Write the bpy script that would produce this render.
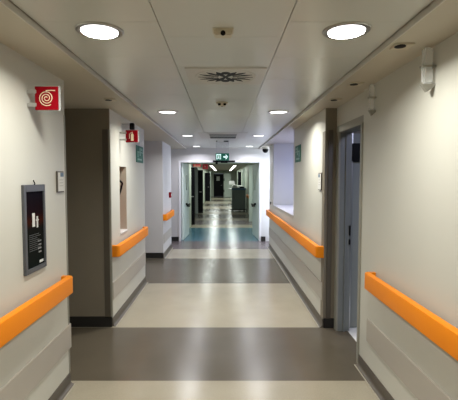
import bpy, bmesh, math, random
from mathutils import Vector, Matrix
random.seed(7)
PI = math.pi
S = bpy.context.scene
C = S.collection
for o in list(bpy.data.objects): bpy.data.objects.remove(o)

# ------------------------------------------------------------------ camera, world, exposure
CAM_H = 1.70
cd = bpy.data.cameras.new('camera'); cam = bpy.data.objects.new('camera', cd); C.objects.link(cam)
cam.location = (0, 0, CAM_H); cam.rotation_euler = (PI/2-math.atan(22/400), 0, 0)
cd.sensor_fit = 'HORIZONTAL'; cd.sensor_width = 36; cd.lens = 36*400/458
cd.shift_x = (229-223)/458
cd.clip_start = 0.05; cd.clip_end = 200
S.camera = cam
w = bpy.data.worlds.new('world'); S.world = w; w.use_nodes = True
w.node_tree.nodes['Background'].inputs[0].default_value = (0.75, 0.85, 1, 1)
w.node_tree.nodes['Background'].inputs[1].default_value = 0.3
S.view_settings.view_transform = 'Standard'; S.view_settings.look = 'None'
S.view_settings.exposure = 0.0; S.view_settings.gamma = 1; S.view_settings.use_curve_mapping = False

P_LAMP = 12.3       # watts of a round downlight
WARM = (1.0, 0.98, 0.90); COOL = (0.66, 0.70, 1.0); MIDC = (0.86, 0.88, 1.0); FARC = (0.86, 0.95, 0.90)
DAY = (0.40, 0.47, 1.0)

# ------------------------------------------------------------------ materials
def mat(name, col, rough=0.5, metal=0, emis=None, estr=0, noise=0, nscale=40, bump=0, coat=0, trans=0, alpha=1, spec=0.5):
    m = bpy.data.materials.new(name); m.use_nodes = True
    nt = m.node_tree; b = nt.nodes['Principled BSDF']
    b.inputs['Base Color'].default_value = (*col, 1); b.inputs['Roughness'].default_value = rough
    b.inputs['Metallic'].default_value = metal; b.inputs['Coat Weight'].default_value = coat
    b.inputs['Coat Roughness'].default_value = 0.15
    b.inputs['Transmission Weight'].default_value = trans; b.inputs['Alpha'].default_value = alpha
    b.inputs['Specular IOR Level'].default_value = spec
    if emis: b.inputs['Emission Color'].default_value = (*emis, 1); b.inputs['Emission Strength'].default_value = estr
    if noise or bump:
        tc = nt.nodes.new('ShaderNodeTexCoord'); n = nt.nodes.new('ShaderNodeTexNoise')
        n.inputs['Scale'].default_value = nscale; n.inputs['Detail'].default_value = 4
        nt.links.new(tc.outputs['Object'], n.inputs['Vector'])
        if noise:
            mx = nt.nodes.new('ShaderNodeMix'); mx.data_type = 'RGBA'
            mx.inputs[6].default_value = (*[c*(1-noise) for c in col], 1); mx.inputs[7].default_value = (*[min(1, c*(1+noise)) for c in col], 1)
            nt.links.new(n.outputs['Fac'], mx.inputs[0]); nt.links.new(mx.outputs[2], b.inputs['Base Color'])
        if bump:
            bp = nt.nodes.new('ShaderNodeBump'); bp.inputs['Strength'].default_value = bump; bp.inputs['Distance'].default_value = 0.002
            nt.links.new(n.outputs['Fac'], bp.inputs['Height']); nt.links.new(bp.outputs[0], b.inputs['Normal'])
    return m

M = {}
M['wall'] = mat('cream wall paint', (0.54, 0.535, 0.48), 0.38, noise=0.02, nscale=3, bump=0.05)
M['wall2'] = mat('pale grey wall paint', (0.56, 0.55, 0.54), 0.45, noise=0.02, nscale=3)
M['farwall'] = mat('pale green wall paint', (0.50, 0.55, 0.46), 0.5, noise=0.04, nscale=2)
M['brown'] = mat('brown grey laminate', (0.19, 0.165, 0.125), 0.5, noise=0.05, nscale=6)
M['board'] = mat('grey protection board', (0.39, 0.36, 0.315), 0.4, noise=0.02, nscale=8)
M['skirt'] = mat('dark brown vinyl skirting', (0.085, 0.072, 0.055), 0.4)
M['skirtblack'] = mat('black vinyl skirting', (0.012, 0.011, 0.010), 0.45)
M['cove_highlight'] = mat('painted cove highlight line', (0.38, 0.345, 0.28), 0.4)  # highlight along the coved skirting, put into a pale colour
M['orange'] = mat('orange handrail vinyl', (0.78, 0.23, 0.003), 0.45, noise=0.02, nscale=20, spec=0.25)
M['soffit'] = mat('beige plasterboard soffit', (0.50, 0.465, 0.38), 0.55, noise=0.02, nscale=4)
M['cpanel'] = mat('white metal ceiling panel', (0.54, 0.55, 0.51), 0.28, noise=0.015, nscale=2)
M['cdark'] = mat('ceiling void', (0.10, 0.09, 0.08), 0.8)
M['unlitceil'] = mat('far ceiling darkened as unlit', (0.16, 0.14, 0.11), 0.6)  # dark tone stands in for the ceiling being unlit
M['ring'] = mat('satin metal lamp ring', (0.45, 0.44, 0.42), 0.3, 0.8)
M['lamp'] = mat('lit lamp diffuser', (1, 1, 1), 0.4, emis=(1, 1, 1), estr=3.0)
M['tube'] = mat('lit linear lamp diffuser', (1, 1, 1), 0.4, emis=(1, 0.97, 0.9), estr=3.5)
M['black'] = mat('black plastic', (0.006, 0.006, 0.007), 0.4, spec=0.08)
M['blackdoor'] = mat('black door laminate', (0.006, 0.005, 0.008), 0.45, spec=0.1)
M['chrome'] = mat('brushed metal', (0.55, 0.55, 0.54), 0.3, 0.9)
M['frame'] = mat('grey door frame', (0.27, 0.265, 0.225), 0.45)
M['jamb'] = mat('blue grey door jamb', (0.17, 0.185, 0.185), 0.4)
M['leafgrey'] = mat('grey door leaf', (0.24, 0.26, 0.25), 0.4)
M['doorgreen'] = mat('pale green door leaf', (0.55, 0.62, 0.56), 0.35)
M['white'] = mat('white paint', (0.72, 0.71, 0.72), 0.35)
M['wet'] = mat('white vinyl floor', (0.85, 0.85, 0.85), 0.4)
M['sensor'] = mat('ivory plastic', (0.55, 0.50, 0.38), 0.4)
M['vent'] = mat('white vent plate', (0.55, 0.53, 0.48), 0.35)
M['red'] = mat('red sign face', (0.26, 0.002, 0.008), 0.4, spec=0.1)
M['redbright'] = mat('bright red sign face', (0.75, 0.015, 0.03), 0.4)
M['cream'] = mat('cream pictogram', (0.85, 0.74, 0.52), 0.4)
M['green'] = mat('green sign face', (0.012, 0.13, 0.10), 0.4, spec=0.08)
M['greenlit'] = mat('backlit green sign face', (0.0, 0.10, 0.06), 0.3, emis=(0.0, 0.12, 0.08), estr=0.5)
M['picto'] = mat('pale pictogram', (0.25, 0.42, 0.38), 0.4, spec=0.1)
M['pictolit'] = mat('backlit white pictogram', (0.8, 0.95, 0.9), 0.3, emis=(0.75, 1, 0.95), estr=0.8)
M['acrylic'] = mat('clear acrylic', (0.6, 0.63, 0.62), 0.08, alpha=0.15)
M['acrylic2'] = mat('frosted acrylic', (0.80, 0.83, 0.83), 0.12, alpha=0.33)
M['glass'] = mat('dark glass', (0.03, 0.035, 0.03), 0.08)
M['silver'] = mat('silver grey frame', (0.085, 0.09, 0.10), 0.4, 0.1)
M['paper'] = mat('white paper', (0.62, 0.62, 0.60), 0.6)
M['bluep'] = mat('blue grey print', (0.10, 0.16, 0.24), 0.5)
M['greyp'] = mat('grey print', (0.25, 0.25, 0.25), 0.5)
M['dimp'] = mat('dim grey print', (0.055, 0.06, 0.06), 0.4)
M['redcyl'] = mat('red enamel', (0.5, 0.01, 0.01), 0.25)
M['niche'] = mat('beige niche lining', (0.42, 0.36, 0.29), 0.5)
M['cart'] = mat('grey green cart panel', (0.11, 0.14, 0.13), 0.5, noise=0.1, nscale=12)
M['cartlid'] = mat('blue cart lid', (0.05, 0.11, 0.17), 0.4)
M['linen'] = mat('white linen', (0.75, 0.75, 0.70), 0.8)
M['winlit'] = mat('daylit frosted pane', (0.8, 0.85, 1), 0.4, emis=DAY, estr=1.9)
M['winlit2'] = mat('bright daylit pane', (0.8, 0.85, 1), 0.4, emis=(0.75, 0.85, 1.0), estr=6.5)

def poster_mat():
    m = bpy.data.materials.new('dark poster print'); m.use_nodes = True; nt = m.node_tree; b = nt.nodes['Principled BSDF']
    b.inputs['Roughness'].default_value = 0.18; b.inputs['Specular IOR Level'].default_value = 0.0
    tc = nt.nodes.new('ShaderNodeTexCoord'); sp = nt.nodes.new('ShaderNodeSeparateXYZ'); cr = nt.nodes.new('ShaderNodeValToRGB')
    mr = nt.nodes.new('ShaderNodeMapRange'); mr.inputs[1].default_value = -0.27; mr.inputs[2].default_value = 0.27
    nt.links.new(tc.outputs['Object'], sp.inputs[0]); nt.links.new(sp.outputs['Z'], mr.inputs[0]); nt.links.new(mr.outputs[0], cr.inputs[0])
    e = cr.color_ramp.elements; e[0].position = 0; e[0].color = (0.010, 0.013, 0.012, 1); e[1].position = 1; e[1].color = (0.006, 0.007, 0.011, 1)
    for p, c in ((0.50, (0.010, 0.010, 0.009, 1)), (0.58, (0.035, 0.010, 0.006, 1)), (0.68, (0.012, 0.006, 0.008, 1))):
        x = e.new(p); x.color = c
    nt.links.new(cr.outputs[0], b.inputs['Base Color']); return m
M['poster'] = poster_mat()

def floor_mat():
    m = bpy.data.materials.new('banded vinyl floor'); m.use_nodes = True; nt = m.node_tree; b = nt.nodes['Principled BSDF']
    tc = nt.nodes.new('ShaderNodeTexCoord'); sp = nt.nodes.new('ShaderNodeSeparateXYZ')
    nt.links.new(tc.outputs['Object'], sp.inputs[0])
    L = (0.35, 0.315, 0.24, 1); D = (0.104, 0.087, 0.063, 1); V = (0.13, 0.105, 0.105, 1); B = (0.05, 0.15, 0.20, 1)
    bands = [(0, L), (3.27, D), (4.47, L), (6.38, D), (8.38, L), (9.52, V), (10.72, B), (13.6, L), (14.5, V), (16.0, L), (16.9, D), (18.6, L),
             (20.2, D), (22.0, L), (24.0, D), (26.5, L), (29, D), (31.5, L), (34, D)]
    last = None
    for y, c in bands[1:]:
        gt = nt.nodes.new('ShaderNodeMath'); gt.operation = 'GREATER_THAN'; gt.inputs[1].default_value = y
        nt.links.new(sp.outputs['Y'], gt.inputs[0])
        q = nt.nodes.new('ShaderNodeMix'); q.data_type = 'RGBA'; q.inputs[7].default_value = c
        if last: nt.links.new(last, q.inputs[6])
        else: q.inputs[6].default_value = L
        nt.links.new(gt.outputs[0], q.inputs[0]); last = q.outputs[2]
    n = nt.nodes.new('ShaderNodeTexNoise'); n.inputs['Scale'].default_value = 90; n.inputs['Detail'].default_value = 3
    nt.links.new(tc.outputs['Object'], n.inputs['Vector'])
    n2 = nt.nodes.new('ShaderNodeTexNoise'); n2.inputs['Scale'].default_value = 2.5; n2.inputs['Detail'].default_value = 5
    nt.links.new(tc.outputs['Object'], n2.inputs['Vector'])
    ad = nt.nodes.new('ShaderNodeMath'); ad.operation = 'ADD'; nt.links.new(n.outputs['Fac'], ad.inputs[0]); nt.links.new(n2.outputs['Fac'], ad.inputs[1])
    mr = nt.nodes.new('ShaderNodeMapRange'); mr.inputs[1].default_value = 0.6; mr.inputs[2].default_value = 1.4; mr.inputs[3].default_value = 0.88; mr.inputs[4].default_value = 1.12
    nt.links.new(ad.outputs[0], mr.inputs[0])
    mx = nt.nodes.new('ShaderNodeMix'); mx.data_type = 'RGBA'; mx.blend_type = 'MULTIPLY'; mx.inputs[0].default_value = 1
    nt.links.new(last, mx.inputs[6]); nt.links.new(mr.outputs[0], mx.inputs[7]); nt.links.new(mx.outputs[2], b.inputs['Base Color'])
    r = nt.nodes.new('ShaderNodeMapRange'); r.inputs[3].default_value = 0.20; r.inputs[4].default_value = 0.30
    nt.links.new(n2.outputs['Fac'], r.inputs[0]); nt.links.new(r.outputs[0], b.inputs['Roughness'])
    return m
M['floor'] = floor_mat()

# ------------------------------------------------------------------ helpers
def bx(bm, x0, x1, y0, y1, z0, z1, bev=0):
    r = bmesh.ops.create_cube(bm, size=1, matrix=Matrix.Translation(((x0+x1)/2, (y0+y1)/2, (z0+z1)/2)) @ Matrix.Diagonal((abs(x1-x0), abs(y1-y0), abs(z1-z0), 1)))
    if bev:
        es = {e for v in r['verts'] for e in v.link_edges}
        bmesh.ops.bevel(bm, geom=list(es), offset=bev, segments=2, affect='EDGES')
def cyl(bm, p, axis, r, l, seg=32, r2=None):
    q = Vector((0, 0, 1)).rotation_difference(Vector(axis)).to_matrix().to_4x4()
    bmesh.ops.create_cone(bm, cap_ends=True, segments=seg, radius1=r, radius2=r if r2 is None else r2, depth=l, matrix=Matrix.Translation(p) @ q)
def tube(bm, pts, r, seg=8):
    rings = []
    pts = [Vector(p) for p in pts]
    for i, p in enumerate(pts):
        t = (pts[min(i+1, len(pts)-1)] - pts[max(i-1, 0)]).normalized()
        a = t.cross(Vector((0, 1, 0.01))); a = a.normalized() if a.length > 1e-4 else Vector((1, 0, 0))
        b = t.cross(a).normalized()
        rings.append([bm.verts.new(p + r*(math.cos(k*2*PI/seg)*a + math.sin(k*2*PI/seg)*b)) for k in range(seg)])
    for A, B in zip(rings, rings[1:]):
        for k in range(seg): bm.faces.new((A[k], A[(k+1) % seg], B[(k+1) % seg], B[k]))
    bm.faces.new(rings[0]); bm.faces.new(rings[-1])
def prism_y(bm, poly, y0, y1):       # polygon in x,z given thickness along y
    A = [bm.verts.new((x, y0, z)) for x, z in poly]; B = [bm.verts.new((x, y1, z)) for x, z in poly]
    bm.faces.new(A); bm.faces.new(B[::-1])
    for k in range(len(A)): bm.faces.new((A[k], B[k], B[(k+1) % len(A)], A[(k+1) % len(A)]))
def NB(): return bmesh.new()
def obj(name, bm, m, parent=None, smooth=False, loc=None):
    bmesh.ops.recalc_face_normals(bm, faces=bm.faces)
    me = bpy.data.meshes.new(name); bm.to_mesh(me); bm.free(); me.materials.append(m)
    if smooth:
        for p in me.polygons: p.use_smooth = True
        me.set_sharp_from_angle(angle=math.radians(40))
    o = bpy.data.objects.new(name, me); C.objects.link(o)
    if parent: o.parent = parent
    if loc: o.location = loc
    return o
def box(name, dims, m, parent=None, bev=0):
    """mesh with its origin at the middle of its base"""
    x0, x1, y0, y1, z0, z1 = dims; bm = NB(); cx, cy = (x0+x1)/2, (y0+y1)/2
    if parent: bx(bm, *dims, bev); return obj(name, bm, m, parent)
    bx(bm, x0-cx, x1-cx, y0-cy, y1-cy, 0, z1-z0, bev)
    return obj(name, bm, m, None, loc=(cx, cy, z0))
def thing(name, label, cat, loc, rz=0, group=None):
    o = bpy.data.objects.new(name, None); C.objects.link(o); o.location = loc; o.rotation_euler = (0, 0, rz); o.empty_display_size = 0.1
    o['label'] = label; o['category'] = cat; o['kind'] = 'thing'
    if group: o['group'] = group
    return o
def tag(o, label, cat, group=None, kind='thing'):
    o['label'] = label; o['category'] = cat; o['kind'] = kind
    if group: o['group'] = group
    return o
def struct(o, label, cat): return tag(o, label, cat, None, 'structure')
def multi(boxes, bev=0):
    bm = NB()
    for b in boxes: bx(bm, *b, bev)
    return bm
def copy_tree(o, parent=None):
    c = o.copy(); C.objects.link(c)
    if parent: c.parent = parent
    for ch in list(o.children): copy_tree(ch, c)
    return c

XL, XR, XRM = -1.265, 1.24, 1.135           # wall planes: left, right near, right middle
ZS, ZC = 2.47, 2.50                          # soffit, panel ceiling
YB, YO, YE = -4.0, 10.7, 36.8                # behind, opening wall, far end
ZT = 2.62

# ------------------------------------------------------------------ structure
f = obj('floor', multi([(-4, 4, YB-0.2, 40, -0.12, 0)]), M['floor']); struct(f, 'glossy vinyl corridor floor in beige, dark brown and blue bands', 'floor')
# ceiling of perforated metal panels in three strips
bm = NB()
for (x0, x1, off) in ((-0.96, -0.336, 0.5), (-0.332, 0.332, 0.28), (0.336, 0.95, 0.5)):
    y = YB - off
    while y < YO:
        bx(bm, x0, x1, max(y, YB)+0.0012, min(y+0.6, YO)-0.0012, ZC, ZC+0.02); y += 0.6
struct(obj('ceiling', bm, M['cpanel']), 'suspended ceiling of pale metal panels in three strips', 'ceiling')
struct(box('ceiling', (-0.97, 0.96, YB, YO, ZC+0.022, ZT), M['cdark']), 'dark void above the joints of the ceiling panels', 'ceiling')
struct(obj('ceiling', multi([(-2.7, -0.975, YB, YO, ZS, ZT)]), M['soffit']), 'beige lowered ceiling edge along the wall with the spiral sign', 'ceiling')
struct(obj('ceiling', multi([(0.965, 3.2, YB, YO, ZS, ZT)]), M['soffit']), 'beige lowered ceiling edge above the grey doorway side', 'ceiling')
for s, x, t in ((-1, -0.975, 'spiral sign'), (1, 0.965, 'grey doorway')):
    o = obj('trim_%d' % (1 if s < 0 else 2), multi([(x, x-s*0.008, YB, YO, ZS-0.003, ZC)]), M['vent'])
    struct(o, 'thin metal edge profile of the panel ceiling on the %s side' % t, 'trim')

wl = obj('wall_left', multi([(-2.7, XL, YB, 3.22, 0, ZS)]), M['wall']); struct(wl, 'cream near wall carrying the poster and spiral sign', 'wall')
o = obj('wall_left', multi([(XL, -2.7, 4.51, 4.89, 0, ZS), (XL, -2.7, 5.25, 6.45, 0, ZS), (XL, -2.7, 4.89, 5.25, 0, 1.01), (XL, -2.7, 4.89, 5.25, 1.845, ZS), (-1.50, -2.7, 4.89, 5.25, 1.01, 1.845)]), M['wall'])
struct(o, 'cream wall block with the narrow niche', 'wall')
o = obj('wall_left', multi([(-2.7, XL-0.003, 4.495, 4.51, 0, ZS)]), M['brown']); struct(o, 'brown grey side of the first doorway recess', 'wall')
o = obj('wall_left', multi([(-2.7, XL, 8.4, 9.75, 0, ZS)]), M['wall2']); struct(o, 'pale grey wall block with the red call point', 'wall')
o = obj('wall_left', multi([(-2.8, -2.7, YB, YO, 0, ZS)]), M['wall2']); struct(o, 'back wall of the recesses on the spiral sign side', 'wall')

bm = multi([(XR, 1.40, YB, 3.56, 0, ZS), (1.26, 1.40, 3.56, 4.47, 2.25, ZS)])
struct(obj('wall_right', bm, M['wall']), 'cream near wall beside and above the grey doorway', 'wall')
bm = multi([(XRM, 1.75, 4.48, 6.40, 0, ZS), (XRM, 1.75, 6.40, 9.0, 0, 1.08), (XRM, 1.75, 9.0, 9.78, 0, ZS)])
struct(obj('wall_right', bm, M['wall']), 'cream wall with the window alcove and long handrail', 'wall')
o = obj('wall_right', multi([(XRM+0.003, 1.75, 4.465, 4.48, 0, ZS)]), M['brown']); struct(o, 'narrow olive brown wall end beside the grey door frame', 'wall')
# room behind the grey doorway
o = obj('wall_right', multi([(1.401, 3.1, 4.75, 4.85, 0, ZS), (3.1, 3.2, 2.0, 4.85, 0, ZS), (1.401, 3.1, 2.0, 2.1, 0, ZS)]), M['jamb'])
struct(o, 'blue grey walls of the small room behind the doorway', 'wall')
struct(box('floor', (1.385, 3.1, 2.1, 4.75, 0.0, 0.006), M['wet']), 'white floor of the small room', 'floor')
# daylight side
o = obj('wall_right', multi([(1.75, 1.9, 4.85, 6.5, 0, ZS), (1.75, 1.9, 6.5, 8.9, 0, 1.1), (1.75, 1.9, 6.5, 8.9, 2.42, ZS), (1.75, 1.9, 8.9, 9.78, 0, ZS), (1.60, 1.75, 9.78, 9.85, 0, ZS), (1.60, 1.75, 10.62, YO, 0, ZS), (1.60, 1.75, 9.85, 10.62, 0, 0.2)]), M['wall2'])
struct(o, 'pale outer wall around the side windows', 'wall')
def window(n, x, y0, y1, z0, z1, label):
    w_ = obj('window_%d' % n, multi([(x, x+0.05, y0, y0+0.05, z0, z1), (x, x+0.05, y1-0.05, y1, z0, z1), (x, x+0.05, y0+0.05, y1-0.05, z0, z0+0.05), (x, x+0.05, y0+0.05, y1-0.05, z1-0.05, z1)]), M['white'])
    struct(w_, label, 'window')
    obj('pane', multi([(x+0.02, x+0.03, y0+0.05, y1-0.05, z0+0.05, z1-0.05)]), M['winlit' if n == 1 else 'winlit2'], w_)
window(1, 1.79, 6.5, 8.9, 1.10, 2.42, 'daylit window inside the alcove')
window(2, 1.62, 9.85, 10.62, 0.20, ZS, 'tall daylit window in the side gap')
struct(obj('trim_3', multi([(XRM-0.012, 1.76, 6.395, 9.0, 1.08, 1.10)], 0.004), M['wall2']), 'white sill of the window alcove', 'trim')
struct(obj('trim_4', multi([(XRM-0.006, XRM+0.03, 6.375, 6.41, 1.10, ZS)], 0.003), M['white']), 'white corner strip on the alcove edge', 'trim')

# opening wall
o = obj('wall_back', multi([(-2.7, -1.177, YO, YO+0.15, 0, ZT), (-1.177, 1.015, YO, YO+0.15, 2.155, ZT), (1.015, 2.4, YO, YO+0.15, 0, ZT)]), M['wall2'])
struct(o, 'pale cross wall with the wide opening under the exit sign', 'wall')
o = obj('door_2', multi([(-1.187, -1.135, YO-0.012, YO+0.16, 0, 2.115), (0.975, 1.025, YO-0.012, YO+0.16, 0, 2.115), (-1.187, 1.025, YO-0.012, YO+0.16, 2.115, 2.165)], 0.003), M['white'])
struct(o, 'open double door in the cross wall below the exit sign', 'door')
def big_leaf(side, x0, y0, ang):
    root = bpy.data.objects.new('door_leaf', None); C.objects.link(root); root.parent = o; root.location = (x0, y0, 0); root.rotation_euler = (0, 0, ang)
    s = side
    obj('leaf_panel', multi([(-0.022, 0.022, 0, 1.2, 0.008, 2.10)], 0.003), M['doorgreen'], root)
    sub = [('glazed_slit', [(-0.024, 0.024, 0.62, 0.74, 1.35, 1.78)], M['glass'])]
    sub.append(('push_bar', [(s*0.022, s*0.075, 0.45, 0.48, 0.93, 0.99), (s*0.022, s*0.075, 0.95, 0.98, 0.85, 0.91), (s*0.06, s*0.085, 0.42, 1.02, 0.89, 0.95)], M['black']))
    for n, b, m in sub: obj(n, multi([tuple([min(q[0], q[1]), max(q[0], q[1])]+list(q[2:])) for q in b], 0.002), m, root)
big_leaf(1, -1.10, YO+0.17, math.radians(-2.5))
big_leaf(-1, 0.985, YO+0.17, math.radians(3.5))

# far corridor
FC = 2.35
def far_wall(x, s, gaps, lab):
    ys = [YO+0.15]+[g for ab in gaps for g in ab]+[YE]
    b = []
    for i in range(0, len(ys), 2): b.append((x, x+s*0.15, ys[i], ys[i+1], 0, FC))
    for a, c in gaps: b.append((x, x+s*0.15, a, c, 2.1, FC)); b.append((x+s*0.6, x+s*0.7, a-0.1, c+0.1, 0, FC))
    struct(obj('wall_left' if s < 0 else 'wall_right', multi(b), M['farwall']), lab, 'wall')
far_wall(-1.32, -1, [(13.5, 14.6), (18.2, 19.3), (28.5, 29.7)], 'green grey far corridor wall behind the black doors')
far_wall(1.20, 1, [(14.5, 15.6), (23.9, 25.1), (30, 31.2)], 'green grey far corridor wall behind the cart')
struct(obj('ceiling', multi([(-2.1, 1.9, YO+0.15, YE+0.2, FC, ZT)]), M['unlitceil']), 'far corridor ceiling, coloured dark as unlit', 'ceiling')
struct(obj('wall_back', multi([(-2.1, -0.85, YE, YE+0.15, 0, FC), (0.03, 1.9, YE, YE+0.15, 0, FC), (-0.85, 0.03, YE, YE+0.15, 2.1, FC)]), M['farwall']), 'far end wall around the dark door', 'wall')
struct(obj('wall_front', multi([(-2.7, 1.4, YB-0.1, YB, 0, ZT)]), M['wall']), 'wall behind the viewpoint', 'wall')
# doors of the far corridor
struct(obj('wall_left', multi([(-1.31, -1.14, YO+0.15, 14.35, 0, FC)]), M['farwall']), 'pale wall lining just past the double doors', 'wall')
struct(obj('ceiling', multi([(-1.31, 1.19, YO+0.151, 13.4, 2.165, 2.34)]), M['farwall']), 'low pale ceiling just past the double doors', 'ceiling')
def far_door(n, x0, x1, y, label, hx):
    d = obj('door_%d' % n, multi([(x0, x1, y, y+0.045, 0.01, 2.08)], 0.003), M['blackdoor']); struct(d, label, 'door')
    obj('door_handle', multi([(hx-0.012, hx+0.012, y-0.05, y, 1.02, 1.05), (hx-0.09, hx+0.012, y-0.06, y-0.04, 1.02, 1.05)], 0.003), M['chrome'], d)
    return d
far_door(3, -1.15, -1.02, 14.4, 'black door standing open nearest the double doors', -1.06)
d4 = far_door(4, -1.32, -0.96, 19.2, 'black door standing open, second along the far corridor', -1.04)
far_door(5, -1.32, -0.95, 29.6, 'black door standing open, third along the far corridor', -1.03)
far_door(6, 0.93, 1.14, 25.0, 'narrow black door standing open behind the cart', 1.0)
d7 = far_door(7, -0.85, 0.03, YE-0.03, 'dark door closing the far end of the corridor', -0.1)
obj('window_pane', multi([(-0.60, -0.30, YE-0.045, YE-0.03, 1.45, 1.85)]), M['paper'], d7)
d8 = obj('door_8', multi([(0.08, 0.72, YE-1.2, YE-1.155, 0.01, 2.1)], 0.003), M['doorgreen']); struct(d8, 'pale green door panel beside the dark far door', 'door')
for z in (0.55, 1.55): obj('hinge', multi([(0.05, 0.12, YE-1.26, YE-1.2, z-0.12, z+0.12)], 0.004), M['black'], d8)
for i, (x0, x1, y) in enumerate(((-1.32, -1.24, 14.4), (-1.32, -1.2, 19.1), (-1.0, -0.9, 29.75), (1.02, 1.16, 15.6), (1.04, 1.16, 21.2), (0.98, 1.1, 27.2))):
    struct(obj('trim_%d' % (5+i), multi([(x0, x1, y, y+0.06, 0, 2.2)], 0.004), M['doorgreen']), 'pale door post number %s along the far corridor' % ['one', 'two', 'three', 'four', 'five', 'six'][i], 'trim')

# wall protection boards, skirtings, corner strips
def board(n, s, x, y0, y1, where):
    o = obj('trim_%d' % n, multi([(min(x, x-s*0.012), max(x, x-s*0.012), y0, y1, 0.305, 0.505)], 0.003), M['board'])
    struct(o, 'grey protection board along the foot of ' + where, 'trim')
board(11, -1, XL, YB+0.05, 3.24, 'the poster wall'); board(12, -1, XL, 4.515, 6.42, 'the niche wall'); board(13, -1, XL, 8.45, 9.7, 'the call point wall')
board(14, 1, XR, YB+0.05, 3.36, 'the wall beside the grey doorway'); board(15, 1, XRM, 4.49, 9.74, 'the alcove wall')
def skirting(name, s, x, y0, y1, label, m='skirt'):
    bm = NB()
    prof = [(0, 0.10), (0.006, 0.10)] + [(0.006+0.03*(1-math.cos(a)), 0.032-0.03*math.sin(a)) for a in [PI/2*k/5 for k in range(6)]] + [(0.036, 0), (0, 0)]
    prism_y(bm, [(x-s*p, z) for p, z in prof], y0, y1)
    struct(obj(name, bm, M[m]), label, 'skirting')
    if m == 'skirt':
        bd = obj('trim_%d' % random.randint(50, 999), multi([(min(x-s*0.036, x-s*0.046), max(x-s*0.036, x-s*0.046), y0, y1, 0, 0.003)]), M['cove_highlight'])
        struct(bd, 'painted highlight line of the cove beside the ' + label, 'trim')
skirting('baseboard_left', -1, XL, YB, 3.22, 'dark skirting below the poster')
skirting('baseboard_left', -1, XL, 4.50, 6.45, 'dark skirting of the niche wall')
skirting('baseboard_left', -1, XL, 8.4, 9.75, 'dark skirting below the call point')
skirting('baseboard_right', 1, XR, YB, 3.56, 'dark skirting of the wall beside the grey doorway')
skirting('baseboard_right', 1, XRM, 4.47, 9.78, 'dark skirting of the alcove wall')
struct(box('baseboard_left', (-2.7, XL-0.003, 4.480, 4.495, 0, 0.12), M['skirtblack']), 'black skirting inside the first recess', 'skirting')
struct(box('baseboard_left', (-2.7, XL, 8.388, 8.40, 0, 0.12), M['skirtblack']), 'black skirting inside the second recess', 'skirting')
struct(box('baseboard_left', (-2.7, -1.19, YO-0.012, YO, 0, 0.12), M['skirtblack']), 'black skirting of the cross wall on the call point side', 'skirting')
struct(box('baseboard_right', (1.02, 1.14, YO-0.03, YO, 0, 0.13), M['skirtblack']), 'black foot block at the double door post', 'skirting')
struct(box('baseboard_right', (XRM+0.003, 1.255, 4.45, 4.465, 0, 0.11), M['skirtblack']), 'black skirting of the narrow brown wall end', 'skirting')
def corner(n, x0, x1, y0, y1, z1, label, m): struct(box('trim_%d' % n, (x0, x1, y0, y1, 0.1, z1), M[m], bev=0.003), label, 'trim')
corner(21, XL-0.03, XL+0.004, 3.205, 3.228, 2.2, 'pale corner strip at the end of the poster wall', 'frame')
corner(22, XL-0.08, XL-0.015, 4.48, 4.495, 2.24, 'dark brown post strip inside the first recess', 'skirt')
corner(23, XL-0.02, XL+0.004, 4.486, 4.52, 2.24, 'grey corner strip at the start of the niche wall', 'frame')
corner(24, XRM-0.004, XRM+0.012, 4.455, 4.57, 2.22, 'olive corner strip at the start of the alcove wall', 'brown')
corner(25, XRM+0.03, XRM+0.085, 4.45, 4.465, 2.23, 'dark strip on the brown wall end', 'skirt')

# grey doorway with its open leaf
XD = 1.255
d1 = obj('door_1', multi([(XD, XD+0.02, 4.36, 4.465, 0, 2.19), (1.230, XD+0.02, 3.562, 3.61, 0, 2.19), (XD, XD+0.02, 3.56, 4.465, 2.19, 2.265)], 0.003), M['frame'])
struct(d1, 'grey framed doorway beside the narrow brown wall end', 'door')
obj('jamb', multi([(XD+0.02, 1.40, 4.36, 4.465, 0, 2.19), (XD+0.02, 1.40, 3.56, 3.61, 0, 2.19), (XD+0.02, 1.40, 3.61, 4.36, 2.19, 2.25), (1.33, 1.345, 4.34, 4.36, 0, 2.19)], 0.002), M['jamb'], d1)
leaf = obj('door_leaf', multi([(1.42, 2.2, 4.44, 4.48, 0.012, 2.19)], 0.003), M['leafgrey'], d1)
obj('closer', multi([(1.42, 1.66, 4.40, 4.44, 1.88, 2.08)], 0.005), M['black'], leaf)
obj('edge_strip', multi([(1.415, 1.43, 4.425, 4.44, 0.012, 2.19)]), M['chrome'], leaf)
obj('lock', multi([(1.378, 1.396, 4.346, 4.36, 1.07, 1.18), (1.378, 1.396, 4.346, 4.36, 0.97, 1.03)], 0.002), M['black'], d1)

# ------------------------------------------------------------------ lamps
def lamp_data(name, kind, power, col, size, sy=None, spread=None):
    l = bpy.data.lights.new(name, 'AREA'); l.energy = power; l.color = col; l.shape = kind; l.size = size
    if sy: l.size_y = sy
    if spread: l.spread = math.radians(spread)
    return l
bm = NB(); 
def annulus(bm, r0, r1, z0, z1, seg=40):
    pr = [(r0, z1), (r0, z0+0.003), (r0+0.004, z0), (r1-0.004, z0), (r1, z0+0.004), (r1, z1)]
    rings = [[bm.verts.new((r*math.cos(2*PI*k/seg), r*math.sin(2*PI*k/seg), z)) for k in range(seg)] for r, z in pr]
    for i in range(len(rings)):
        A, B = rings[i], rings[(i+1) % len(rings)]
        for k in range(seg): bm.faces.new((A[k], A[(k+1) % seg], B[(k+1) % seg], B[k]))
annulus(bm, 0.100, 0.128, -0.008, 0.0)
proto = thing('ceiling_light', 'x', 'ceiling light', (0, 0, ZC))
obj('lamp_ring', bm, M['ring'], proto, True)
bm = NB(); cyl(bm, (0, 0, -0.002), (0, 0, 1), 0.1, 0.004, 40); obj('diffuser', bm, M['lamp'], proto)
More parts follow.
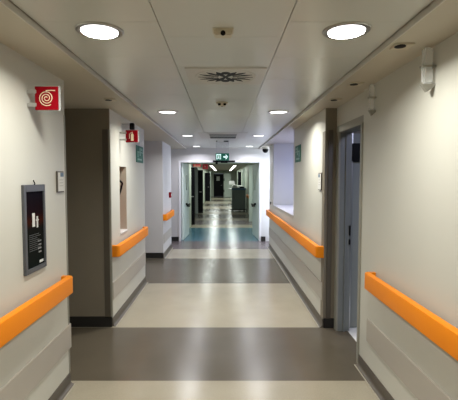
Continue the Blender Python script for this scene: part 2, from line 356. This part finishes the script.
LY = [(-3.2, 'behind'), (-0.5, 'behind'), (2.22, 'near'), (4.90, 'second'), (7.6, 'third'), (10.15, 'last')]
names = {('near', -1): 'large round downlight above the poster wall, nearest of its row',
         ('near', 1): 'large round downlight nearest on the grey doorway side',
         ('second', -1): 'round downlight level with the niche wall', ('second', 1): 'round downlight near the grey doorway top, beyond the rosette air outlet',
         ('third', -1): 'round downlight beside the linear vent on the call point side', ('third', 1): 'round downlight beside the linear vent on the alcove side',
         ('last', -1): 'smallest downlight before the cross wall, call point side', ('last', 1): 'smallest downlight before the cross wall, near the dark dome'}
first = True
for i, (y, nm) in enumerate(LY):
    for s in (-1, 1):
        t = proto if first else copy_tree(proto); first = False
        t.location = (s*0.67, y, ZC)
        t['label'] = names.get((nm, s), 'round downlight behind the viewpoint'); t['group'] = 'round downlights in the panel ceiling'
        ld = lamp_data('downlight', 'DISK', P_LAMP*(0.8 if y < 3 else 1.0 if y < 6 else 0.9 if y < 9 else 0.65), WARM if y < 6 else COOL if y > 9 else MIDC, 0.19, spread=152)
        lo = bpy.data.objects.new('downlight', ld); C.objects.link(lo); lo.parent = t; lo.location = (0, 0, -0.012)
        try: lo.visible_camera = True
        except Exception: pass
def linear(x, y0, y1, power, label):
    t = thing('linear_ceiling_light', label, 'ceiling light', (x, (y0+y1)/2, FC), group='linear lights of the far corridor'); h = (y1-y0)/2
    obj('light_housing', multi([(-0.09, 0.09, -h, h, -0.03, 0.0)], 0.003), M['white'], t)
    obj('diffuser', multi([(-0.07, 0.07, -h+0.02, h-0.02, -0.036, -0.03)]), M['tube'], t)
    lo = bpy.data.objects.new('linear_lamp', lamp_data('linear_lamp', 'RECTANGLE', power, FARC, 0.14, 2*h-0.05)); C.objects.link(lo); lo.parent = t; lo.location = (0, 0, -0.04)
for s in (-1, 1):
    linear(s*0.60, 20.0, 34.0, 85, 'long white linear light in the far corridor ceiling, %s side' % ('black doors' if s < 0 else 'cart'))
    linear(s*0.60, 13.5, 15.0, 22, 'short linear light hidden over the opening, %s side' % ('black doors' if s < 0 else 'cart'))
t = thing('ceiling_light', 'small square light of the room behind the grey doorway', 'ceiling light', (1.75, 3.1, ZS))
obj('light_housing', multi([(-0.15, 0.15, -0.15, 0.15, -0.03, 0)], 0.004), M['white'], t); obj('diffuser', multi([(-0.12, 0.12, -0.12, 0.12, -0.034, -0.03)]), M['lamp'], t)
lo = bpy.data.objects.new('room_lamp', lamp_data('room_lamp', 'SQUARE', 14, COOL, 0.22)); C.objects.link(lo); lo.parent = t; lo.location = (0, 0, -0.04)

# ------------------------------------------------------------------ handrails
def handrail(s, xw, y0, y1, label):
    """s: side of the wall; swept vinyl rail whose ends curve back to the wall"""
    t = thing('handrail', label, 'handrail', (xw, (y0+y1)/2, 0.80), group='orange wall handrails'); h = (y1-y0)/2
    D, R, T = 0.088, 0.025, 0.045
    path = [(0.0, -h)] + [(D-R-T/2+R*math.sin(a), -h+R-R*math.cos(a)+0.0) for a in [PI/2*k/6 for k in range(7)]]
    path = path + [(p[0], -p[1]) for p in path[::-1]]
    prof = [(-T/2, 0.0), (T/2-0.006, 0.0), (T/2-0.001, 0.002), (T/2, 0.008), (T/2, 0.122), (T/2-0.002, 0.129), (T/2-0.008, 0.132), (-T/2, 0.132)]
    bm = NB(); rings = []
    for i, p in enumerate(path):
        a = Vector(path[max(i-1, 0)]); b = Vector(path[min(i+1, len(path)-1)]); d = (b-a).normalized(); n = Vector((d.y, -d.x))
        rings.append([bm.verts.new((-s*(p[0]+n.x*u), p[1]+n.y*u, z)) for u, z in prof])
    for A, B in zip(rings, rings[1:]):
        for k in range(len(prof)): bm.faces.new((A[k], A[(k+1) % len(prof)], B[(k+1) % len(prof)], B[k]))
    bm.faces.new(rings[0]); bm.faces.new(rings[-1])
    obj('rail', bm, M['orange'], t, True)
    k = max(2, int((y1-y0)/0.9)+1)
    for j in range(k):
        y = -h+0.18+(2*h-0.36)*j/(k-1)
        obj('bracket', multi([(min(0, -s*0.045), max(0, -s*0.045), y-0.025, y+0.025, 0.03, 0.10)], 0.003), M['ring'], t)
handrail(-1, XL, YB+0.3, 3.11, 'orange handrail on the cream wall below the poster')
handrail(-1, XL, 4.53, 6.29, 'orange handrail below the narrow niche')
handrail(-1, XL, 8.42, 9.65, 'short orange handrail below the red call point')
handrail(1, XR, YB+0.3, 3.23, 'orange handrail on the wall beside the grey doorway')
handrail(1, XRM, 4.48, 9.74, 'long orange handrail passing under the window alcove')
handrail(1, 1.20, 16.3, 19.2, 'tiny orange handrail behind the cart in the far corridor')

# ------------------------------------------------------------------ flag signs
def flag(name, y, z, size, xw, label, pic, x0=0.05):
    t = thing(name, label, 'sign', (xw, y, z)); s2 = size/2
    obj('sign_plate', multi([(x0, x0+size, -0.004, 0.004, -s2, s2)], 0.0015), M['red'], t)
    obj('backing', multi([(x0+0.002, x0+size+0.012, 0.004, 0.009, -s2-0.004, s2+0.004)], 0.0015), M['acrylic2'], t)
    for dz in (-0.28, 0.28): obj('bracket', multi([(0.0, x0+0.01, -0.010, 0.012, dz*size-0.012, dz*size+0.012)], 0.003), M['chrome'], t)
    bm = NB(); c = x0+s2
    if pic == 'hose':
        pts = []
        for k in range(90):
            a = k/89*2*PI*2.75; r = size*(0.04+0.29*k/89); pts.append((c+r*math.cos(a+0.6), -0.006, r*math.sin(a+0.6)*1.0))
        e = pts[-1]
        tube(bm, pts, size*0.0175, 6)
        tube(bm, [(c-0.02*size, -0.006, size*0.315), (c+0.2*size, -0.006, size*0.33), (c+0.38*size, -0.006, size*0.32)], size*0.022, 6)
        bm2 = None
    else:
        q = size
        prism_y(bm, [(c+q*x, q*z_) for x, z_ in ((-0.03, -0.38), (0.15, -0.38), (0.16, 0.1), (0.12, 0.2), (0.07, 0.24), (0.07, 0.36), (0.02, 0.36), (0.02, 0.24), (-0.03, 0.2), (-0.06, 0.1), (-0.06, -0.38))], -0.007, -0.003)
        tube(bm, [(c+q*0.02, -0.006, q*0.30), (c-q*0.12, -0.006, q*0.26), (c-q*0.18, -0.006, q*0.1), (c-q*0.18, -0.006, -q*0.2)], q*0.018, 6)
    obj('pictogram', bm, M['cream'], t)
    return t
flag('fire_hose_sign', 2.62, 2.215, 0.150, XL, 'red square flag sign with a coiled hose symbol', 'hose')
flag('fire_extinguisher_sign', 4.93, 2.21, 0.147, XL, 'small red flag sign with an extinguisher symbol above the niche', 'ext', 0.075)
t = thing('wall_box', 'small dark box mounted above the red extinguisher sign', 'box', (XL, 5.05, 2.30))  # plain dark box of unknown use, gives no light
obj('housing', multi([(0.10, 0.155, -0.03, 0.03, 0.0, 0.085)], 0.006), M['black'], t)
obj('mounting_arm', multi([(0.0, 0.09, -0.008, 0.008, 0.065, 0.08)], 0.003), M['chrome'], t)
def flat_sign(s, xw, y0, y1, z0, z1, label):
    t = thing('rescue_sign', label, 'sign', (xw, (y0+y1)/2, z0)); h = (y1-y0)/2; H = z1-z0; f_ = -s
    q = lambda a, b, *r: (min(f_*a, f_*b), max(f_*a, f_*b), *r)
    obj('sign_plate', multi([q(0, 0.008, -h, h, 0, H)], 0.001), M['green'], t)
    obj('pictogram', multi([q(0.008, 0.011, -h*0.75, h*0.75, H*0.60, H*0.66), q(0.008, 0.011, -h*0.15, h*0.15, H*0.42, H*0.9), q(0.008, 0.011, -h*0.7, -h*0.5, H*0.3, H*0.6), q(0.008, 0.011, -h*0.7, h*0.5, H*0.14, H*0.24), q(0.008, 0.011, h*0.3, h*0.7, H*0.74, H*0.88)]), M['picto'], t)
flat_sign(-1, XL, 5.84, 6.33, 1.93, 2.18, 'green rescue sign with pale symbols flat on the niche wall')
flat_sign(1, XRM, 5.86, 6.28, 1.94, 2.19, 'green rescue sign with pale symbols beside the window alcove')

# exit sign
t = thing('exit_sign', 'backlit green exit sign hanging on clear plates before the opening', 'sign', (-0.015, 8.67, ZC))
Wd = 0.142; zt = -0.155-0.19; 
obj('ceiling_clip', multi([(-0.135, -0.105, -0.02, 0.02, -0.02, 0)], 0.002), M['black'], t)
obj('ceiling_clip', multi([(0.03, 0.135, -0.02, 0.02, -0.02, 0)], 0.002), M['black'], t)
obj('hanging_plate', multi([(-0.14, 0.14, -0.004, 0.004, -0.27, -0.02)], 0.001), M['acrylic'], t)
sp = obj('sign_panel', multi([(-0.146, 0.146, -0.012, 0.012, -0.42, -0.27)], 0.003), M['greenlit'], t)
bm = NB(); y0, y1 = -0.0145, -0.0125; cz = -0.345
bx(bm, -0.125, -0.108, y0, y1, cz-0.055, cz+0.055); bx(bm, -0.125, -0.03, y0, y1, cz+0.040, cz+0.055); bx(bm, -0.042, -0.03, y0, y1, cz-0.055, cz+0.055)
cyl(bm, (-0.072, (y0+y1)/2, cz+0.026), (0, 1, 0), 0.010, 0.002, 16)
prism_y(bm, [(-0.085, cz+0.014), (-0.062, cz+0.012), (-0.066, cz-0.018), (-0.050, cz-0.052), (-0.062, cz-0.052), (-0.076, cz-0.022), (-0.094, cz-0.050), (-0.102, cz-0.044), (-0.086, cz-0.014)], y0, y1)
obj('running_figure', bm, M['pictolit'], sp)
bm = NB(); prism_y(bm, [(0.025, cz+0.016), (0.078, cz+0.016), (0.066, cz+0.050), (0.082, cz+0.050), (0.122, cz), (0.082, cz-0.050), (0.066, cz-0.050), (0.078, cz-0.016), (0.025, cz-0.016)], y0, y1)
obj('arrow', bm, M['pictolit'], sp)

# door closer rail under the lintel
t = thing('door_closer_rail', 'dark rail with small blocks fixed under the opening head', 'door closer', (-0.0, YO-0.03, 2.10))
obj('rail', multi([(-0.27, 0.32, -0.02, 0.015, 0.02, 0.065)], 0.003), M['black'], t)
obj('block', multi([(-0.20, -0.14, -0.02, 0.02, -0.03, 0.03)], 0.003), M['black'], t)
obj('block', multi([(-0.06, 0.12, -0.02, 0.02, 0.0, 0.03)], 0.003), M['black'], t)

# ------------------------------------------------------------------ ceiling fittings
t = thing('air_outlet', 'square ceiling air outlet with a rosette of black slots', 'air vent', (0.02, 3.2, ZC))
obj('face_plate', multi([(-0.30, 0.30, -0.25, 0.25, -0.006, 0)], 0.002), M['vent'], t)
bm = NB(); annulus(bm, 0.225, 0.24, -0.009, -0.006); obj('rim', bm, M['vent'], t, True)
bm = NB()
for k, (deg, r0, r1, wd) in enumerate([(q+m, *v) for q in (0, 180) for m, v in ((0, (0.09, 0.215, 0.004)), (-20, (0.06, 0.215, 0.009)), (20, (0.06, 0.215, 0.009)), (-42, (0.07, 0.20, 0.011)), (42, (0.07, 0.20, 0.011)), (-63, (0.008, 0.17, 0.017)), (63, (0.008, 0.17, 0.017)))]):
    a = math.radians(deg); sw = 0.006
    d = Vector((math.cos(a), math.sin(a))); n = Vector((-d.y, d.x))
    P = [d*r0-n*wd*0.6, d*(r0*0.4+r1*0.6)-n*wd*1.5, d*r1+n*sw, d*(r0*0.4+r1*0.6)+n*wd*1.5, d*r0+n*wd*0.6]
    A = [bm.verts.new((p.x, p.y, -0.0085)) for p in P]; B = [bm.verts.new((p.x, p.y, -0.005)) for p in P]
    bm.faces.new(A); bm.faces.new(B)
    for q in range(5): bm.faces.new((A[q], A[(q+1) % 5], B[(q+1) % 5], B[q]))
for yy in (-0.12, 0.12): cyl(bm, (0, yy, -0.007), (0, 0, 1), 0.034, 0.003, 16)
obj('slots', bm, M['black'], t)
t = thing('linear_air_vent', 'white linear ceiling vent with dark slots before the exit sign', 'air vent', (0.0, 7.6, ZC))
obj('face_plate', multi([(-0.44, 0.44, -0.50, 0.55, -0.005, 0)], 0.002), M['vent'], t)
obj('grille_frame', multi([(-0.27, 0.27, -0.36, 0.50, -0.010, -0.005)], 0.002), M['vent'], t)
bm = NB()
bx(bm, -0.25, 0.25, 0.08, 0.44, -0.0125, -0.010)
obj('slot', bm, M['black'], t)
obj('slot', multi([(-0.25, 0.25, -0.30, -0.02, -0.0125, -0.010)]), M['skirt'], t)
def sensor(x, y, z, w_, label, fwd=True, hole=0.016):
    t = thing('ceiling_sensor', label, 'sensor', (x, y, z), group='ivory ceiling sensors')
    obj('housing', multi([(-w_/2, w_/2, -w_*0.35, w_*0.35, -0.032, 0)], 0.006), M['sensor'], t)
    obj('base_plate', multi([(-w_*0.6, w_*0.6, -w_*0.45, w_*0.45, -0.006, 0)], 0.002), M['sensor'], t)
    bm = NB(); cyl(bm, (0, -w_*0.33, -0.024), (0, -0.9, -0.4), hole*0.85, 0.008, 20); obj('lens', bm, M['black'], t)
sensor(0.0, 2.22, ZC, 0.095, 'ivory ceiling sensor nearest in the middle ceiling strip')
t = thing('smoke_detector', 'small ivory detector with dark slots beyond the rosette air outlet', 'smoke detector', (-0.01, 4.30, ZC))
bm = NB(); cyl(bm, (0, 0, -0.006), (0, 0, 1), 0.062, 0.012, 32); obj('base', bm, M['sensor'], t, True)
bm = NB(); cyl(bm, (0, 0, -0.026), (0, 0, -1), 0.052, 0.028, 32, 0.036); obj('dome', bm, M['sensor'], t, True)
bm = NB()
for a in (-0.028, 0.028):
    bm = NB(); bx(bm, a-0.014, a+0.014, -0.050, -0.03, -0.034, -0.016); obj('slot', bm, M['black'], t)
bm = NB()
bx(bm, -0.008, 0.008, -0.01, 0.01, -0.043, -0.039); obj('indicator', bm, M['skirt'], t)
def spot(x, y, label):
    t = thing('soffit_sensor', label, 'sensor', (x, y, ZS), group='small square sensors in the lowered ceiling edge')
    obj('plate', multi([(-0.055, 0.055, -0.05, 0.05, -0.012, 0)], 0.004), M['sensor'], t)
    bm = NB(); cyl(bm, (-0.018, -0.018, -0.013), (0, 0, 1), 0.032, 0.004, 20); obj('lens', bm, M['black'], t)
spot(1.04, 2.37, 'soffit sensor nearest the larger clear holder'); spot(1.08, 3.31, 'soffit sensor before the grey doorway top'); spot(1.10, 3.97, 'soffit sensor above the grey doorway')
spot(-1.10, 3.97, 'soffit sensor above the first recess')
t = thing('dome_camera', 'dark dome by the ceiling above the end of the alcove wall', 'camera', (1.075, 10.2, ZC-0.03))
bm = NB(); cyl(bm, (0, 0, -0.02), (0, 0, 1), 0.085, 0.04, 28); obj('mount', bm, M['ring'], t, True)
bm = NB(); bmesh.ops.create_uvsphere(bm, u_segments=24, v_segments=12, radius=0.075, matrix=Matrix.Translation((0, 0, -0.06))); obj('dome', bm, M['black'], t, True)
# clear acrylic holders high on the right wall
def holder(y, size, label):
    t = thing('clear_sign_holder', label, 'sign holder', (XR, y, 2.22)); k = size
    obj('clear_tube', multi([(-0.075*k, -0.012, -0.035*k, 0.0, 0.03, 0.24)], 0.012*k), M['acrylic2'], t, True)
    obj('clamp', multi([(-0.08*k, 0.0, -0.04*k, 0.004, 0.125, 0.137)], 0.002), M['frame'], t)
    bm = NB(); prism_y(bm, [(-0.078*k, 0.03), (0.0, 0.03), (0.0, 0.018), (-0.045*k, -0.015)], -0.03*k, 0.0); obj('foot_bracket', bm, M['frame'], t)
holder(2.40, 1.0, 'larger clear plastic holder high on the cream wall'); holder(3.30, 0.75, 'smaller clear plastic holder just before the grey doorway')

# ------------------------------------------------------------------ wall things
t = thing('wall_poster', 'dark glossy poster in a grey frame on the cream wall', 'poster', (XL, 2.655, 1.367))
h, H = 0.150, 0.289
obj('frame', multi([(0, 0.018, -h, -h+0.03, -H, H), (0, 0.018, h-0.018, h, -H, H), (0, 0.018, -h+0.03, h-0.018, H-0.045, H), (0, 0.018, -h+0.03, h-0.018, -H, -H+0.03)], 0.002), M['silver'], t)
sh = obj('poster_sheet', multi([(0.001, 0.008, -h+0.03, h-0.018, -H+0.03, H-0.045)]), M['poster'], t)
obj('white_figure', multi([(0.008, 0.0095, -0.03, 0.005, 0.01, 0.10), (0.008, 0.0095, 0.03, 0.05, 0.0, 0.075), (0.008, 0.0095, 0.02, 0.06, 0.045, 0.055)]), M['paper'], sh)
bm = NB()
for k in range(9): bx(bm, 0.008, 0.0088, -0.08, 0.06+0.03*math.sin(k*2.1), -0.045-k*0.013, -0.041-k*0.013)
obj('print_lines', bm, M['dimp'], sh)
bm = NB()
for k in range(4): bx(bm, 0.008, 0.0088, 0.04+0.01*(k % 2), 0.09, -0.10-k*0.025, -0.09-k*0.025)
obj('small_print', bm, M['greyp'], sh); obj('corner_label', multi([(0.008, 0.0088, 0.06, 0.115, -0.245, -0.228)]), M['paper'], sh)
bm = NB(); tube(bm, [(0.004, 0.0, H-0.01), (0.02, -0.005, H+0.005), (0.012, -0.01, H+0.03)], 0.004); obj('hook', bm, M['black'], t)
def plaque(s, xw, y0, y1, z0, z1, label):
    t = thing('door_plaque', label, 'sign', (xw, (y0+y1)/2, z0)); h = (y1-y0)/2; H = z1-z0; f_ = -s
    q = lambda a, b, *r: (min(f_*a, f_*b), max(f_*a, f_*b), *r)
    obj('holder', multi([q(0, 0.014, -h, h, 0, H)], 0.002), M['skirt'], t)
    obj('paper', multi([q(0.014, 0.016, -h+0.008, h-0.008, 0.008, H-0.01)]), M['paper'], t)
    obj('header', multi([q(0.016, 0.017, -h*0.2, h-0.012, H*0.74, H*0.93)]), M['bluep'], t)
    bm = NB()
    for k in range(3): bx(bm, *q(0.016, 0.0168, -h*0.5, h*0.6, H*(0.58-0.14*k), H*(0.60-0.14*k)))
    obj('print_lines', bm, M['greyp'], t)
plaque(-1, XL, 3.03, 3.15, 1.59, 1.752, 'small framed label by the end of the poster wall')
plaque(1, XRM, 4.57, 4.72, 1.56, 1.76, 'small framed label at the end of the alcove wall')
# niche and its extinguisher
struct(obj('trim_31', multi([(-1.49, XL+0.012, 4.89, 5.25, 1.01, 1.03)], 0.003), M['white']), 'white sill of the narrow niche', 'trim')
struct(obj('trim_32', multi([(-1.49, XL-0.001, 5.235, 5.25, 1.03, 1.845), (-1.50, -1.485, 4.905, 5.235, 1.03, 1.845), (-1.49, XL-0.001, 4.89, 4.905, 1.03, 1.845)]), M['niche']), 'beige lining of the narrow niche', 'trim')
t = thing('fire_extinguisher', 'extinguisher with a black hose inside the narrow niche', 'fire extinguisher', (-1.385, 5.03, 1.03))
bm = NB(); cyl(bm, (0, 0, 0.26), (0, 0, 1), 0.065, 0.50, 32); bmesh.ops.create_uvsphere(bm, u_segments=24, v_segments=12, radius=0.065, matrix=Matrix.Translation((0, 0, 0.51))); cyl(bm, (0, 0, 0.01), (0, 0, 1), 0.06, 0.02, 32)
obj('cylinder_body', bm, M['redcyl'], t, True)
bm = NB(); cyl(bm, (0, 0, 0.6), (0, 0, 1), 0.02, 0.06, 16); bx(bm, -0.012, 0.012, -0.08, 0.05, 0.64, 0.655, 0.002); bx(bm, -0.012, 0.012, -0.09, 0.04, 0.67, 0.682, 0.002); obj('valve', bm, M['black'], t, True)
bm = NB(); pts = []
for k in range(15):
    u = k/14; pts.append((0.03+0.085*math.sin(u*PI*0.75)+0.006*math.sin(u*14), -0.03+0.05*u, 0.70-0.17*u))
pts += [(0.085-0.02*k, 0.03, 0.50-0.05*k) for k in range(2)]
tube(bm, pts, 0.013, 10); obj('hose', bm, M['black'], t, True)
t = thing('fire_call_point', 'small red call point on the pale wall above the short handrail', 'call point', (XL, 9.4, 1.24))
obj('box', multi([(0, 0.05, -0.06, 0.06, 0, 0.125)], 0.004), M['red'], t); obj('press_glass', multi([(0.05, 0.053, -0.03, 0.03, 0.03, 0.09)]), M['paper'], t)
t = thing('wall_switch', 'small dark switch between the alcove and the double doors', 'switch', (XRM, 9.35, 1.06))
obj('plate', multi([(-0.012, 0, -0.05, 0.05, 0, 0.10)], 0.003), M['white'], t); obj('rocker', multi([(-0.03, -0.012, -0.03, 0.03, 0.02, 0.085)], 0.003), M['black'], t)
# hanging red signs in the far corridor
def hang(x, y, z, w_, h_, label, cells):
    t = thing('hanging_sign', label, 'sign', (x, y, z)); 
    obj('sign_panel', multi([(-w_/2, w_/2, -0.02, 0.02, 0, h_)], 0.003), M['redbright'], t)
    for q in (-1, 1): obj('hanger', multi([(q*w_*0.35-0.004, q*w_*0.35+0.004, -0.004, 0.004, h_, FC-z)]), M['chrome'], t)
    bm = NB()
    for a, b, c, d in cells: bx(bm, a*w_, b*w_, -0.023, -0.02, c*h_, d*h_)
    obj('pictogram', bm, M['cream'], t)
hang(-1.00, 15.4, 2.13, 0.30, 0.17, 'dull red hanging sign over the nearest black door', [(-0.4, 0.4, 0.1, 0.2), (-0.3, -0.22, 0.3, 0.8)])
hang(-0.72, 16.4, 2.06, 0.22, 0.26, 'bright red hanging sign beside the linear light', [(-0.12, -0.02, 0.3, 0.55)])

# ------------------------------------------------------------------ cart with linen
t = thing('laundry_cart', 'tall grey green cart with a blue lid against the far corridor wall', 'cart', (0.79, 20.3, 0))
obj('body', multi([(-0.34, 0.34, -0.45, 0.45, 0.13, 1.10)], 0.015), M['cart'], t)
obj('lid', multi([(-0.36, 0.36, -0.47, 0.47, 1.10, 1.20)], 0.02), M['cartlid'], t)
obj('bumper', multi([(-0.37, 0.37, -0.48, 0.48, 0.10, 0.14)], 0.01), M['black'], t)
obj('front_panel', multi([(-0.29, 0.29, -0.458, -0.45, 0.2, 0.6), (-0.29, 0.29, -0.458, -0.45, 0.64, 1.02)], 0.003), M['cart'], t)
for a in (-0.28, 0.28):
    for b in (-0.38, 0.38):
        bm = NB(); cyl(bm, (a, b, 0.05), (1, 0, 0), 0.05, 0.03, 20); bx(bm, a-0.02, a+0.02, b-0.015, b+0.015, 0.05, 0.11); obj('caster', bm, M['black'], t, True)
def bundle(x, y, z, a, b, c, m, label, name='linen_bundle', cat='linen'):
    bm = NB(); bmesh.ops.create_uvsphere(bm, u_segments=20, v_segments=12, radius=1)
    for v in bm.verts:
        q = v.co; k = 1+0.10*math.sin(5*q.x+3*q.z)+0.08*math.sin(7*q.y)
        v.co = Vector((math.copysign(abs(q.x)**0.7, q.x)*a*k, math.copysign(abs(q.y)**0.7, q.y)*b*k, max(-0.6, q.z)*c*k))
    mn = min(v.co.z for v in bm.verts)
    for v in bm.verts: v.co.z -= mn
    tag(obj(name, bm, m, None, True, (x, y, z)), label, cat)
bundle(0.60, 20.1, 1.20, 0.15, 0.2, 0.10, M['linen'], 'white linen bundle on the cart lid, towards the aisle')
bundle(0.88, 20.5, 1.20, 0.16, 0.2, 0.07, M['linen'], 'flatter white linen bundle on the cart lid by the wall')
bundle(0.95, 20.05, 1.20, 0.13, 0.13, 0.045, M['black'], 'dark bag lying on the blue cart lid', 'bag', 'bag')
t = thing('equipment_trolley', 'slim pale trolley with dark wheels beyond the cart', 'trolley', (0.55, 25.0, 0))
obj('column', multi([(-0.03, 0.03, -0.03, 0.03, 0.08, 1.3)], 0.004), M['doorgreen'], t)
obj('tray', multi([(-0.22, 0.22, -0.2, 0.2, 1.02, 1.06)], 0.005), M['white'], t)
obj('base_frame', multi([(-0.22, 0.22, -0.03, 0.03, 0.07, 0.10), (-0.03, 0.03, -0.2, 0.2, 0.07, 0.10)], 0.004), M['black'], t)
obj('screen', multi([(-0.17, 0.17, -0.03, 0.03, 1.3, 1.52)], 0.006), M['white'], t)
for a, b in ((-0.2, 0), (0.2, 0), (0, -0.18), (0, 0.18)):
    bm = NB(); cyl(bm, (a, b, 0.035), (1, 0, 0), 0.035, 0.02, 16); obj('wheel', bm, M['black'], t, True)
